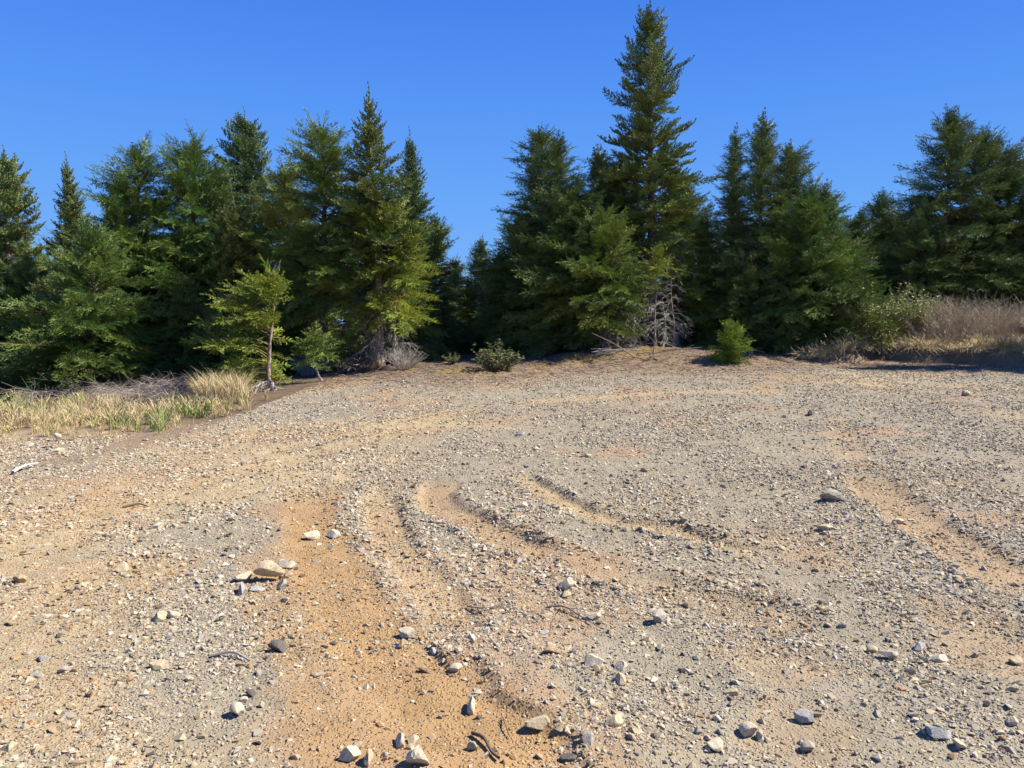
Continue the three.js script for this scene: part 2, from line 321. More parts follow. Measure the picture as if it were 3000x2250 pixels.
const needleMat = { hemlock: mat({ vertexColors: true, roughness: .6 }), spruce: mat({ vertexColors: true, roughness: .55 }) };
const barkTex = (() => { const W = 256, H = 512, a = new Uint8Array(W * H * 4); for (let y = 0; y < H; y++) for (let x = 0; x < W; x++) { const n = fbm(x / 9, y / 34, 4) * .6 + fbm(x / 40, y / 60, 3) * .4, o = (y * W + x) * 4, l = fbm(x / 25 + 50, y / 30, 3) > .58 ? 1.35 : 1; a[o] = clamp(110 * (.5 + n) * l, 0, 255); a[o + 1] = clamp(98 * (.5 + n) * l, 0, 255); a[o + 2] = clamp(88 * (.5 + n) * l, 0, 255); a[o + 3] = 255; } const t = new THREE.DataTexture(a, W, H); t.wrapS = t.wrapT = THREE.RepeatWrapping; t.magFilter = THREE.LinearFilter; t.colorSpace = THREE.SRGBColorSpace; t.needsUpdate = true; return t; })();
const barkDark = mat({ map: barkTex, bumpMap: barkTex, bumpScale: .02, color: lin(.85, .8, .78) }), barkPale = mat({ map: barkTex, bumpMap: barkTex, bumpScale: .01, color: lin(1.9, 1.85, 1.8) }), deadWood = mat({ vertexColors: true, roughness: .9 });
function trunkMesh(path, R, m, sides = 10) { // path: points from the root to the tip
  const curve = new THREE.CatmullRomCurve3(path), n = 28, p = [], uv = [], ix = [], len = curve.getLength();
  for (let i = 0; i <= n; i++) {
    const t = i / n, c = curve.getPoint(t), tn = curve.getTangent(t), u = V(1, 0, 0).addScaledVector(tn, -tn.x).normalize(), w = tn.clone().cross(u);
    const rad = R * (1 - .95 * t) * (1 + .7 * Math.exp(-t * len / .25));
    for (let k = 0; k <= sides; k++) { const a = k / sides * 6.2832, b = rad * (1 + .10 * Math.sin(a * 3 + t * 9) + .06 * Math.sin(a * 7 + 2)); p.push(c.x + (u.x * Math.cos(a) + w.x * Math.sin(a)) * b, c.y + (u.y * Math.cos(a) + w.y * Math.sin(a)) * b, c.z + (u.z * Math.cos(a) + w.z * Math.sin(a)) * b); uv.push(k / sides * Math.max(1, Math.round(R * 6)), t * len * .8); }
  }
  for (let i = 0; i < n; i++) for (let k = 0; k < sides; k++) { const a = i * (sides + 1) + k, b = a + sides + 1; ix.push(a, a + 1, b, a + 1, b + 1, b); }
  const g = new THREE.BufferGeometry(); g.setAttribute('position', new THREE.BufferAttribute(new Float32Array(p), 3)); g.setAttribute('uv', new THREE.BufferAttribute(new Float32Array(uv), 2)); g.setIndex(ix); g.computeVertexNormals();
  const o = new THREE.Mesh(g, m); o.name = 'trunk'; return [o, curve];
}
function deadBranches(curve, R, from, to, n, len, r, tone = [.30, .28, .25]) { // bare drooping grey limbs with twigs
  const s = new Soup();
  for (let k = 0; k < n; k++) {
    const t = lerp(from, to, (k + r()) / n), p = curve.getPoint(t), a = r() * 6.283, L = len * (.5 + .7 * r()), d = V(Math.cos(a), (r() - .2) * .6, Math.sin(a)), pts = [p.clone()], v = .6 + .6 * r(), col = tone.map(c => c * v);
    for (let i = 1; i <= 5; i++) pts.push(p.clone().addScaledVector(d, L * i / 5).add(V((r() - .5) * .07, -.8 * L * Math.pow(i / 5, 2) + (r() - .5) * .05, (r() - .5) * .07)));
    s.tube(pts, .009, .003, 4, col);
    for (let j = 0; j < 6 + L * 6; j++) {
      const i = 1 + Math.floor(r() * 4.5), b = pts[Math.min(5, i)], l = L * (.18 + .28 * r()), e = d.clone().add(V((r() - .5) * 1.5, -.25 - r() * .7, (r() - .5) * 1.5)).normalize(), m1 = b.clone().addScaledVector(e, l * .5).add(V(0, .03, 0)), m2 = b.clone().addScaledVector(e, l).add(V((r() - .5) * .06, -.1 * l, (r() - .5) * .06));
      s.tube([b, m1, m2], .004, .002, 3, col);
      const f = e.clone().add(V(r() - .5, -.5 * r(), r() - .5)).normalize(); s.tube([m1, m1.clone().addScaledVector(f, l * .5)], .0035, .002, 3, col);
    }
  }
  const o = new THREE.Mesh(s.geo(), deadWood); o.name = 'dead_branches'; return o;
}
// reach: how far the branches grow in each direction (lopsided crowns)
// o: px, D, topPy (surveyed), r (half width in survey pixels), kind, base (share of the height where the crown starts), p (taper), tint, lean, dead
let treeSeed = 1;
function conifer(o) {
  const seed = treeSeed++, r = rng(seed * 7919), kind = o.kind ?? 'hemlock', hem = kind === 'hemlock';
  const x = o.x ?? xAt(o.px, o.D), D = o.D, y0 = gy(x, D) - .06, H = o.H ?? (yAt(o.topPy, D) - y0 - .22), Rm = o.R ?? (o.r * (hem ? 1.1 : 1.04) / F * D), base = o.base ?? .04, p = (o.p ?? (hem ? .8 : .85)) * (hem ? .80 : .92);
  const root = new THREE.Group(); root.position.set(x, y0, -D); top(root, o.name ?? (hem ? 'hemlock_tree' : 'spruce_tree'));
  const lx = o.lean?.[0] ?? (r() - .5) * .05 * H, lz = o.lean?.[1] ?? (r() - .5) * .04 * H, TR = o.trunk ?? (.035 + .0125 * H);
  const path = []; for (let k = 0; k <= 5; k++) { const t = k / 5; path.push(o.path ? V(...o.path[k]) : V(lx * t * t + .03 * Math.sin(t * 7 + seed), H * t, lz * t * t + .03 * Math.sin(t * 6 + seed * 2))); }
  const [trunk, curve] = trunkMesh(path, TR, o.pale ? barkPale : barkDark); root.add(trunk);
  const bins = CLASSES.map(() => [[], []]), tint = o.tint ?? [1, 1, 1];
  const crownLen = H * (1 - base), wh = (o.density ?? (hem ? 27 : 26)) * 1.18, N = Math.round(crownLen * wh * (H > 6 ? 1 : 1.3));
  const q = new THREE.Quaternion(), qy = new THREE.Quaternion(), qz = new THREE.Quaternion(), qx = new THREE.Quaternion(), M = new THREE.Matrix4();
  const lob = [r() * 6.28, r() * 6.28, r() * 6.28];
  for (let k = 0; k < N; k++) {
    const t = Math.pow((k + r()) / N, 1.12), az = k * 2.39996 + (r() - .5) * .9;
    if (o.keep && !o.keep(az, t, r)) continue;
    const shape = o.profile ? o.profile(t) : Math.pow(1 - t, p) * sst(-.12, .10, t);
    const bough = vn(Math.cos(az) * 1.25 + lob[0] * 9 + t * H * .5, Math.sin(az) * 1.25 + lob[1] * 9 + t * H * 1.15);
    if (bough < .28 && r() < (o.even ? .2 : .55)) continue;                        // hollows between the boughs
    let L = Rm * shape * (.84 + .3 * r()) * (o.even ? .80 + .34 * bough : lerp(.5 + .82 * sst(.15, .85, bough), .78 + .36 * bough, sst(.35, .85, t))) * (o.reach ? o.reach(az, t) : 1) + .12;
    let spire = 0; if (hem && t > .55 && r() < .2) { L *= 1.2; spire = .6; }
    const el = hem ? lerp(.06, .95, Math.pow(t, 1.1)) + (r() - .5) * .55 + spire : lerp(-.12, .85, Math.pow(t, 1.3)) + (r() - .5) * .4;
    let ci = 0; while (ci < CLASSES.length - 1 && L > CLASSES[ci] * 1.22) ci++;
    const sc = clamp(L / CLASSES[ci], .6, 1.6);
    qy.setFromAxisAngle(UPV, -az); qz.setFromAxisAngle(V(0, 0, 1), el); qx.setFromAxisAngle(V(1, 0, 0), (r() - .5) * 1.1);
    q.copy(qy).multiply(qz).multiply(qx);
    const u = base + (1 - base) * t * .985, c = curve.getPoint(u);
    M.compose(c, q, V(sc, Math.min(1.25, sc), Math.min(1.25, sc)));
    const v = .7 + .6 * r(), w = (r() - .5) * .2;
    bins[ci][r() < .5 ? 0 : 1].push([M.clone(), [tint[0] * v * (1 + w), tint[1] * v, tint[2] * v * (1 - w)]]);
  }
  for (let k = 0; k < 5; k++) { // the leader and its short side shoots
    const c = curve.getPoint(1 - k * .012), tilt = k ? .35 + .3 * r() : .04;
    q.setFromAxisAngle(UPV, k * 1.7 + r()).multiply(qz.setFromAxisAngle(V(0, 0, 1), Math.PI / 2 - tilt)); M.compose(c, q, V(k ? .9 : 1.5, .7, .7)); bins[0][k % 2].push([M.clone(), tint]);
  }
  const col = new THREE.Color();
  bins.forEach((two, ci) => two.forEach((list, k) => {
    if (!list.length) return;
    const im = new THREE.InstancedMesh(LIMBS[kind][ci][k], needleMat[kind], list.length);
    list.forEach(([m, c], i) => { im.setMatrixAt(i, m); im.setColorAt(i, col.setRGB(...c)); });
    im.name = 'foliage'; im.userData.kind = 'stuff'; root.add(im); limbCount += list.length;
  }));
  if (o.dead) root.add(deadBranches(curve, TR, o.dead[0], o.dead[1], o.dead[2], o.dead[3], r, o.deadTone));
  tag(root, o.label, o.category ?? 'tree', o.group); shade(root); return root;
}
let limbCount = 0;
const GREEN = [1, 1, 1], OLIVE = [1.2, 1.2, .72], LIGHT = [1.02, 1.13, .8], BLUE = [.92, 1.0, 1.3], GREYG = [1.15, 1.08, 1.15], YELLOW = [1.75, 1.5, .55];
const EDGE = 'conifers along the edge of the clearing', BACK = 'conifers in the depth of the wood';
const T = [
  // left stand
  { px: 26, D: 24, topPy: 338, r: 112, even: true, kind: 'spruce', tint: GREYG, p: .42, label: 'broad grey-green spruce at the open end of the tall grass' },
  { px: -70, D: 22.5, topPy: 540, r: 130, label: 'low hemlock spreading beside the grey-green spruce at the grass end' },
  { px: 60, D: 23, topPy: 545, r: 95, tint: LIGHT, label: 'short hemlock under the broad grey-green spruce behind the grass' },
  { px: 174, D: 26, topPy: 350, r: 82, kind: 'spruce', tint: GREYG, label: 'slim spruce with ragged tip rising behind the bushy hemlock by the grass' },
  { px: 318, D: 23.5, topPy: 318, r: 150, tint: LIGHT, p: .55, label: 'bushy hemlock with twin feathery tops behind the tall grass' },
  { px: 262, D: 22.8, topPy: 400, r: 110, tint: LIGHT, p: .7, label: 'lower hemlock leaning on the bushy twin-topped hemlock' },
  { px: 425, D: 24, topPy: 305, r: 140, tint: LIGHT, p: .5, label: 'dense hemlock with rounded feathery head beside the dark blunt spruce' },
  { px: 473, D: 24.4, topPy: 350, r: 90, p: .6, label: 'hemlock stem with a sparse tip against the dark blunt spruce' },
  { px: 205, D: 20.6, topPy: 505, r: 150, tint: LIGHT, p: .6, label: 'low wide hemlock sweeping its branches down into the dead brush' },
  { px: 110, D: 21.5, topPy: 600, r: 100, label: 'small dark hemlock in the shade behind the pale post' },
  { px: 543, D: 26, topPy: 250, r: 98, kind: 'spruce', tint: BLUE, p: .38, even: true, density: 24, label: 'tall dark spruce with a blunt dense top' },
  { px: 505, D: 23.2, topPy: 440, r: 90, kind: 'spruce', tint: [1.2, 1.05, .95], p: .5, label: 'brownish spruce standing below the tall blunt-topped one' },
  { px: 400, D: 22.2, topPy: 600, r: 95, tint: GREEN, label: 'shaded young hemlock between the sweeping hemlock and the leaning sapling' },
  { px: 480, D: 22, topPy: 640, r: 90, kind: 'spruce', tint: GREEN, label: 'shaded young spruce behind the leaning yellow-green sapling' },
  { px: 612, D: 23.5, topPy: 358, r: 125, tint: [1.3, 1.2, .8], p: .65, label: 'hemlock with thin spiky top between the blunt spruce and the olive hemlock' },
  { px: 700, D: 21.6, topPy: 270, r: 140, tint: OLIVE, p: .58, base: .28, dead: [.1, .3, 14, .8], trunk: .17, label: 'tall olive hemlock with a thick bare lower trunk' },
  { px: 650, D: 22.6, topPy: 480, r: 90, base: .2, label: 'hemlock half hidden behind the thick bare trunk' },
  { px: 818, D: 21, topPy: 206, r: 105, kind: 'spruce', tint: [1.15, 1.08, .9], p: .95, base: .42, trunk: .13, pale: true, density: 19, label: 'slender spire-topped spruce on a pale bare trunk', dead: [.06, .42, 34, 1.0] },
  { px: 850, D: 20.8, topPy: 440, r: 118, tint: YELLOW, p: .5, base: .30, trunk: .06, keep: (az, t, r) => r() < .72, label: 'thin yellowing hemlock against the slender spire-topped spruce', dead: [.05, .4, 16, .8] },
  { px: 792, D: 21.3, topPy: 395, r: 95, tint: OLIVE, p: .6, base: .34, trunk: .09, label: 'olive hemlock growing against the pale spruce trunk', dead: [.06, .36, 18, .8] },
  { px: 893, D: 25, topPy: 294, r: 92, kind: 'spruce', tint: BLUE, p: .85, label: 'narrow blue-green spruce at the gap in the wood' },
  { px: 938, D: 25.5, topPy: 470, r: 66, tint: GREEN, p: .6, label: 'dark hemlock under the narrow blue-green spruce at the gap' },
  { px: 890, D: 22.8, topPy: 560, r: 80, tint: GREEN, p: .6, label: 'small green hemlock behind the yellowing one' },
  // gap
  { px: 1040, D: 33, topPy: 512, r: 60, tint: GREEN, label: 'small distant hemlock showing its tip in the gap' },
  { px: 985, D: 31, topPy: 556, r: 62, tint: GREEN, label: 'low distant hemlock in the gap beside the narrow spruce' },
  { px: 1012, D: 28, topPy: 600, r: 60, tint: GREEN, label: 'young dark hemlock closing the gap behind the leafy bush' },
  { px: 1075, D: 30, topPy: 540, r: 60, tint: GREEN, label: 'dark hemlock at the foot of the clustered tops beside the gap' },
  { px: 960, D: 26, topPy: 640, r: 60, tint: GREEN, label: 'seedling hemlock in deep shade at the gap' },
  { px: 1060, D: 26.5, topPy: 640, r: 70, tint: GREEN, label: 'squat dark hemlock behind the green leafy bush' },
  // middle stand
  { px: 1166, D: 25, topPy: 274, r: 112, tint: GREEN, p: .6, label: 'dark hemlock with a double tip on the shaded side of the middle stand' },
  { px: 1207, D: 25.4, topPy: 292, r: 90, tint: GREEN, p: .6, label: 'dark hemlock close behind the double-tipped one' },
  { px: 1130, D: 24.2, topPy: 480, r: 88, tint: GREEN, p: .6, label: 'shaded hemlock skirting the dark side of the middle stand' },
  { px: 1282, D: 24.6, topPy: 325, r: 105, tint: GREEN, p: .6, label: 'hemlock with a feathery tip beside the tallest spruce' },
  { px: 1332, D: 25, topPy: 345, r: 90, tint: GREEN, p: .6, label: 'hemlock with a nodding tip tucked behind the tallest spruce' },
  { px: 1236, D: 22.6, topPy: 395, r: 118, tint: [1.05, 1.05, .85], p: .55, label: 'full green hemlock in front of the middle stand' },
  { px: 1308, D: 21.8, topPy: 470, r: 110, tint: OLIVE, p: .5, base: .13, label: 'sunlit olive hemlock before the tallest spruce', dead: [.03, .25, 16, .7], reach: (az) => 1 + .22 * Math.cos(az - 2.6) },
  { px: 1403, D: 23.5, topPy: 14, r: 120, even: true, kind: 'spruce', tint: [1.12, 1.1, 1.0], base: .27, trunk: .20, density: 21, profile: t => Math.pow(1 - t, .47) * (.5 + .5 * sst(0, .3, t)) * (1 - .3 * Math.exp(-Math.pow((t - .66) / .05, 2))) * (1 + .25 * Math.sin(t * 33) * Math.sin(t * 13 + 1)), label: 'tallest spruce with a bare lower trunk, towering over the clearing', dead: [.04, .36, 46, 1.0] },
  { px: 1462, D: 24.4, topPy: 385, r: 88, tint: OLIVE, p: .55, base: .16, label: 'olive hemlock on the sunny side of the tallest spruce', dead: [.03, .2, 14, .8] },
  { px: 1515, D: 25.2, topPy: 470, r: 78, tint: GREEN, label: 'short hemlock between the tallest spruce and the spiky pair' },
  { px: 1415, D: 22.2, topPy: 535, R: .36, tint: YELLOW, base: .78, trunk: .035, pale: true, p: .4, name: 'hemlock_sapling', label: 'thin pole sapling with one yellow-green tuft before the tallest spruce', dead: [.2, .75, 12, .6] },
  // right stand
  { px: 1572, D: 25, topPy: 276, r: 78, tint: GREEN, p: .85, label: 'spiky hemlock, shorter of the pair beyond the little round spruce' },
  { px: 1633, D: 24, topPy: 243, r: 112, tint: GREEN, p: .8, label: 'spiky hemlock, taller of the pair beyond the little round spruce' },
  { px: 1690, D: 24.3, topPy: 312, r: 100, tint: GREEN, p: .55, label: 'hemlock with swept head beside the taller spiky hemlock' },
  { px: 1742, D: 23.4, topPy: 425, r: 140, tint: LIGHT, p: .5, label: 'bushy sunlit hemlock spreading beside the leafy willow' },
  { px: 1778, D: 23.6, topPy: 400, r: 85, tint: GREEN, p: .65, label: 'hemlock with a thin tip behind the bushy sunlit one' },
  { px: 1815, D: 23.8, topPy: 520, r: 85, tint: OLIVE, p: .5, label: 'low olive hemlock leaning over the leafy willow' },
  { px: 1605, D: 23.4, topPy: 560, r: 85, tint: GREEN, p: .5, base: .12, label: 'low green hemlock behind the little round spruce' },
  { px: 1890, D: 31, topPy: 424, r: 85, tint: GREEN, p: .6, label: 'distant hemlock with a bare tip behind the willow' },
  { px: 1842, D: 29, topPy: 470, r: 85, tint: GREEN, p: .55, label: 'distant short hemlock behind the bushy sunlit one' },
  { px: 1940, D: 31, topPy: 465, r: 85, tint: GREEN, p: .55, label: 'distant hemlock beside the dark stand above the brush' },
  { px: 1912, D: 27, topPy: 540, r: 80, tint: GREEN, p: .55, label: 'small hemlock between the willow and the dark stand' },
  { px: 2030, D: 26, topPy: 244, r: 135, tint: GREEN, p: .72, base: .1, label: 'large dark hemlock with a pointed tip above the bare brush' },
  { px: 2112, D: 26.4, topPy: 286, r: 118, tint: GREEN, p: .6, base: .08, label: 'dark hemlock with a forked tip above the bare brush' },
  { px: 2172, D: 26.8, topPy: 315, r: 110, tint: GREEN, p: .6, base: .08, label: 'dark hemlock with a bent head at the end of the brush' },
  { px: 1985, D: 25.4, topPy: 440, r: 90, tint: GREEN, p: .6, base: .08, label: 'lower dark hemlock at the foot of the large pointed one' },
  { px: 2240, D: 26, topPy: 370, r: 100, tint: GREEN, p: .6, label: 'dark hemlock crowding the end of the bank' },
  { x: 17.2, D: 20.0, H: 9, R: 1.8, tint: GREEN, p: .7, label: 'hemlock standing on the bank past the end of the brush' },
];
for (const t of T) conifer({ group: EDGE, ...t });
{ // the wood goes on behind
  const r = rng(404);
  for (const [a, b, n, py] of [[-120, 900, 14, 430], [1100, 1520, 7, 410], [1560, 1800, 5, 430], [1990, 2300, 5, 400]]) for (let k = 0; k < n; k++)
    conifer({ px: lerp(a, b, (k + r()) / n), D: 28 + 5 * r(), topPy: py + 130 * r(), r: 110, kind: r() < .3 ? 'spruce' : 'hemlock', tint: [GREEN, LIGHT, BLUE, GREYG][Math.floor(r() * 4)], density: 13, p: .6, group: BACK, label: 'dark conifer deep in the wood, seen through gaps between the edge trees' });
}
// leaning sapling with a curved silver trunk, its branches all to one side
{
  const [x, D] = hit(592, 843), s = D / F;
  const P = [[0, 0], [-10, 32], [-8, 92], [-1, 150], [6, 200], [12, 243]].map(([a, b]) => [a * s, b * s, 0]);
  conifer({ x, D, H: 250 * s, R: 1.5, base: .16, p: .8, density: 52, trunk: .055, pale: true, path: P, tint: [1.55, 1.42, .52], reach: (az, t) => lerp(.25 + 1.0 * Math.pow(.5 - .5 * Math.cos(az), 1.6), .9, sst(.55, .95, t)), keep: (az, t, r) => r() < .12 + .95 * Math.pow(.5 - .5 * Math.cos(az), 1.4) && !(t < .4 && Math.sin(az) > .35 && Math.cos(az) > -.6), name: 'hemlock_sapling', label: 'leaning yellow-green sapling with a curved silver trunk beside the grass', dead: [.03, .3, 9, .9], deadTone: [.5, .47, .44] });
}
{
  const [x, D] = hit(697, 822), s = D / F, P = [[0, 0], [-12, 25], [-16, 50], [-8, 68], [-12, 85], [-14, 98]].map(([a, b]) => [a * s, b * s, 0]);
  conifer({ x, D, H: 98 * s, R: .46, base: .3, p: .4, density: 22, trunk: .022, pale: true, path: P, tint: OLIVE, name: 'hemlock_sapling', label: 'small crooked sapling with a white stem before the thick bare trunk' });
}
{
  const [x, D] = hit(1575, 783);
  conifer({ x, D, H: 74 * D / F, R: .40, base: .0, density: 75, trunk: .03, kind: 'hemlock', profile: t => Math.sqrt(Math.max(0, 1 - t * t * .97)) * .92, tint: YELLOW.map((v, i) => v * [.85, 1, 1][i]), name: 'young_spruce', label: 'little round yellow-green spruce standing alone on the gravel' });
}
console.log('limbs', limbCount);

// ------------------------------------------------------------------ rocks on the gravel
const ROCKS = []; for (let k = 0; k < 7; k++) ROCKS.push(boulder(50 + k, .62 + .06 * (k % 3), 8 + k % 4, .13));
const PEBBLES = []; for (let k = 0; k < 8; k++) PEBBLES.push(boulder(150 + k, .5 + .08 * (k % 4), 7 + k % 3, .14, 2));
const SLAB = boulder(240, .34, 12, .08), EGG = boulder(241, .72, 3, .12), LUMP = boulder(242, .85, 2, .36);
const stoneTex = (() => { const N = 512, a = new Uint8Array(N * N * 4); for (let y = 0; y < N; y++) for (let x = 0; x < N; x++) { const n = fbm(x / 60, y / 60, 5), m = fbm(x / 7 + 80, y / 7, 3), vein = Math.abs(fbm(x / 45 + 9, y / 90 + 30, 4) - .5) < .012 ? 1.2 : 1, pit = m < .3 ? .78 : 1, v = 255 * clamp((.62 + .45 * (n - .3) + .22 * (m - .5)) * vein * pit, 0, 1), o = (y * N + x) * 4, w = clamp((fbm(x / 90 + 300, y / 90, 3) - .5) * 3, 0, 1); a[o] = v; a[o + 1] = v * (1 - .07 * w); a[o + 2] = v * (1 - .2 * w); a[o + 3] = 255; } const t = new THREE.DataTexture(a, N, N); t.wrapS = t.wrapT = THREE.RepeatWrapping; t.magFilter = THREE.LinearFilter; t.repeat.set(2, 1); t.needsUpdate = true; return t; })();
const stoneMats = Object.fromEntries(Object.entries(stoneTones).map(([k, c]) => [k, mat({ vertexColors: true, map: stoneTex, bumpMap: stoneTex, bumpScale: .004, color: lin(...c.map(v => v * 1.5)), roughness: .92 })]));
function rock(px, py, w, h, shape, tone, label, turn = 0, tilt = 0, sink = .2, lift = 0) { // w, h: width and height in survey pixels
  const [x, D] = hit(px, py, gy), s = Math.hypot(D, EYE) / F, o = new THREE.Mesh(shape, stoneMats[tone]);
  shape.computeBoundingBox(); const b = shape.boundingBox, hy = b.max.y - b.min.y, hx = b.max.x - b.min.x, kx = .82 * w * s / hx, ky = .88 * h * s / hy;
  o.scale.set(kx, ky, Math.max(kx * .85, ky)); o.position.set(x, gy(x, D) - b.min.y * ky - sink * hy * ky + lift, -D); o.rotation.set(tilt, turn, tilt * .6);
  top(o, 'rock'); shade(o); return tag(o, label, 'rock', 'larger rocks lying on the gravel');
}
rock(580, 1256, 76, 46, ROCKS[2], 'cream', 'large tan block of rock resting on a cluster of smaller rocks', .3, .14, .05, .02);
rock(610, 1268, 34, 22, ROCKS[0], 'grey', 'pale grey rock propped under the large tan block', .9, .1);
rock(614, 1224, 50, 20, SLAB, 'pale', 'flat pale slab lying just behind the large tan block', .2, .1, .1);
rock(622, 1247, 26, 18, ROCKS[4], 'cream', 'small cream rock tucked against the large tan block', 1.2);
rock(524, 1256, 36, 30, ROCKS[1], 'pale', 'knobbly pale rock beside the large tan block', 2.1);
rock(521, 1282, 20, 30, ROCKS[3], 'blue', 'upright blue-grey rock in front of the knobbly pale one', .5, .1);
rock(550, 1276, 40, 14, SLAB, 'blue', 'thin blue-grey slab in the shade of the large tan block', .6, -.1);
rock(672, 1164, 42, 24, ROCKS[5], 'pale', 'pale rough rock at the head of the orange strip', .4);
rock(720, 1160, 38, 18, SLAB, 'pale', 'flat pale rock close to the head of the orange strip', -.3, .12, .05);
rock(880, 1376, 52, 26, ROCKS[6], 'pale', 'smooth pale oval rock at the edge of the orange strip', -.35, .1, .25);
rock(868, 1398, 24, 20, ROCKS[3], 'tan', 'tan rock just below the smooth pale oval one', .2);
rock(917, 1452, 34, 18, ROCKS[2], 'tan', 'flat brown rock lying in the orange strip', -.3);
rock(984, 1450, 38, 24, EGG, 'pale', 'rounded white rock on the orange strip near the crumbling lip', .5, .2, .3);
rock(1019, 1534, 26, 38, ROCKS[0], 'pale', 'pale wedge standing upright in the orange strip', .2, .2, .25);
rock(1160, 1575, 52, 40, ROCKS[1], 'cream', 'blocky tan rock under the crumbling lip', 1.5, 0, .3);
rock(1325, 1566, 50, 28, ROCKS[4], 'cream', 'long cream rock among the grey stones', .3, .1);
rock(1284, 1440, 48, 32, ROCKS[5], 'pale', 'white angular rock on the grey gravel', 2.6, .1);
rock(1342, 1446, 36, 22, ROCKS[0], 'pale', 'white rock next to the white angular one', 1);
rock(1340, 1478, 32, 28, ROCKS[3], 'cream', 'craggy cream rock below the pair of white ones', .7);
rock(1190, 1412, 46, 20, ROCKS[2], 'tan', 'orange-brown brick-shaped rock lying on the gravel', .15, .05, .15);
rock(1424, 1342, 44, 32, ROCKS[6], 'grey', 'grey-brown boulder-like rock with dark hollow beside it', .8, .15);
rock(1281, 1338, 44, 22, ROCKS[1], 'pale', 'pale rock beside the long twig', .9);
rock(1222, 1272, 48, 26, ROCKS[4], 'grey', 'greenish grey rock overhanging its shadow, above a smaller one', .5, .2, .05);
rock(1221, 1290, 28, 16, PEBBLES[1], 'cream', 'small pale rock right below the greenish grey one', .9);
rock(1737, 1560, 48, 32, ROCKS[6], 'blue', 'smooth rounded blue-grey rock', -.2, .1, .2);
rock(2018, 1590, 54, 24, SLAB, 'blue', 'long bluish-white flat rock', .2, .1, .05);
rock(1616, 1590, 36, 40, EGG, 'pale', 'round pale rock in a cluster with split stones', 1.2, .1, .2);
rock(1541, 1616, 42, 28, ROCKS[5], 'pale', 'white angular rock in front of the round pale one', .3);
rock(1745, 1622, 38, 28, EGG, 'grey', 'round dull grey rock below the smooth blue-grey one', .7, .15, .3);
rock(1640, 1595, 26, 26, ROCKS[2], 'pale', 'split white stone leaning on the round pale rock', 1.1, .3);
rock(1918, 1420, 48, 22, ROCKS[1], 'grey', 'grey ridge-backed rock beside an oval pale one', .5);
rock(1884, 1412, 30, 22, EGG, 'cream', 'oval cream rock next to the grey ridge-backed one', .5, .2, .25);
rock(1984, 1405, 36, 22, ROCKS[3], 'blue', 'bluish lump of rock near the brown wheel track', .1);
rock(2025, 1428, 48, 22, ROCKS[4], 'pale', 'white-ended flat rock near the bluish lump', -.2, .1);
rock(600, 1408, 44, 34, LUMP, 'dark', 'dark lumpy rock beside the orange strip', .4, 0, .2);
rock(512, 1548, 34, 36, EGG, 'pale', 'egg-shaped white rock at the end of a row of pebbles', .4, .35, .15);
rock(526, 1520, 24, 20, EGG, 'pale', 'small white rounded rock next to the egg-shaped one', 1.2, 0, .2);
rock(542, 1506, 26, 20, LUMP, 'dark', 'small dark cone-like rock in the row of pebbles', .3);
rock(906, 1652, 58, 56, LUMP, 'pale', 'large white lumpy rock streaked with grey', .9, .1, .25);
rock(866, 1608, 30, 30, ROCKS[0], 'pale', 'pale angular rock near the large white lumpy one', .5, .2);
rock(755, 1642, 36, 36, ROCKS[5], 'pale', 'white-faced angular rock with a dark side', 2.2, .2);
rock(795, 1648, 26, 34, ROCKS[3], 'cream', 'cream wedge near the white-faced angular rock', .3);
rock(1797, 1082, 66, 32, ROCKS[2], 'grey', 'big grey block beside the brown wheel track', -.25, .1, .15);
rock(1782, 1146, 42, 16, EGG, 'cream', 'flat rounded cream rock below the big grey block', .1, 0, .15);
rock(1940, 1132, 32, 16, EGG, 'pale', 'smooth white rock on the edge of the brown wheel track', .2);
rock(1128, 1096, 30, 16, ROCKS[4], 'pale', 'white angular rock between the two curved ruts', .3);
rock(1122, 940, 22, 10, SLAB, 'blue', 'lone blue-grey flat rock on the far gravel', .2, .1, 0);
rock(1265, 988, 28, 12, ROCKS[1], 'cream', 'cream flat rock on the far grey gravel', .4);
rock(2086, 856, 34, 18, ROCKS[2], 'grey', 'grey block of rock on the rise by the bank', .3, .1);
rock(1750, 896, 22, 16, ROCKS[3], 'dark', 'dark rock on the far gravel', .3);
rock(125, 980, 40, 18, ROCKS[0], 'pale', 'white rock at the edge of the tall grass, carrying another', .6);
rock(124, 965, 20, 16, ROCKS[1], 'pale', 'small white rock balanced on the white rock by the grass', .2, 0, 0, .10);
rock(62, 962, 26, 12, SLAB, 'pale', 'flat white rock right against the tall grass', .3);
rock(345, 1444, 54, 26, ROCKS[6], 'cream', 'broad cream rock sunk in the left-lying gravel sheet'.replace('left-lying ', ''), .1, 0, .35);
rock(262, 1234, 32, 24, ROCKS[5], 'cream', 'pale slanting rock on the straw-coloured dirt', .8, .3);
rock(42, 1258, 34, 22, EGG, 'tan', 'rounded tan rock on the straw-coloured dirt', .3, 0, .2);
rock(340, 1142, 38, 18, ROCKS[0], 'pale', 'white rock on the gravel before the tall grass', .5);
rock(140, 1452, 34, 20, ROCKS[2], 'grey', 'grey flat-topped rock half sunk in the straw-coloured dirt', .6, 0, .3);
rock(60, 1478, 22, 18, ROCKS[3], 'pale', 'white rock beside the half-sunk grey one', .1);
rock(372, 1335, 34, 22, ROCKS[1], 'pale', 'white chunk in a small heap of broken rock', .4);
rock(345, 1340, 34, 18, SLAB, 'cream', 'slanting slab in the small heap of broken rock', -.5, .3, 0);
rock(2185, 1562, 30, 20, ROCKS[4], 'pale', 'white rock against the soil at the gravel margin', .2);
rock(2190, 1432, 34, 22, ROCKS[5], 'cream', 'cream rough rock on the margin of the brown soil', .2);
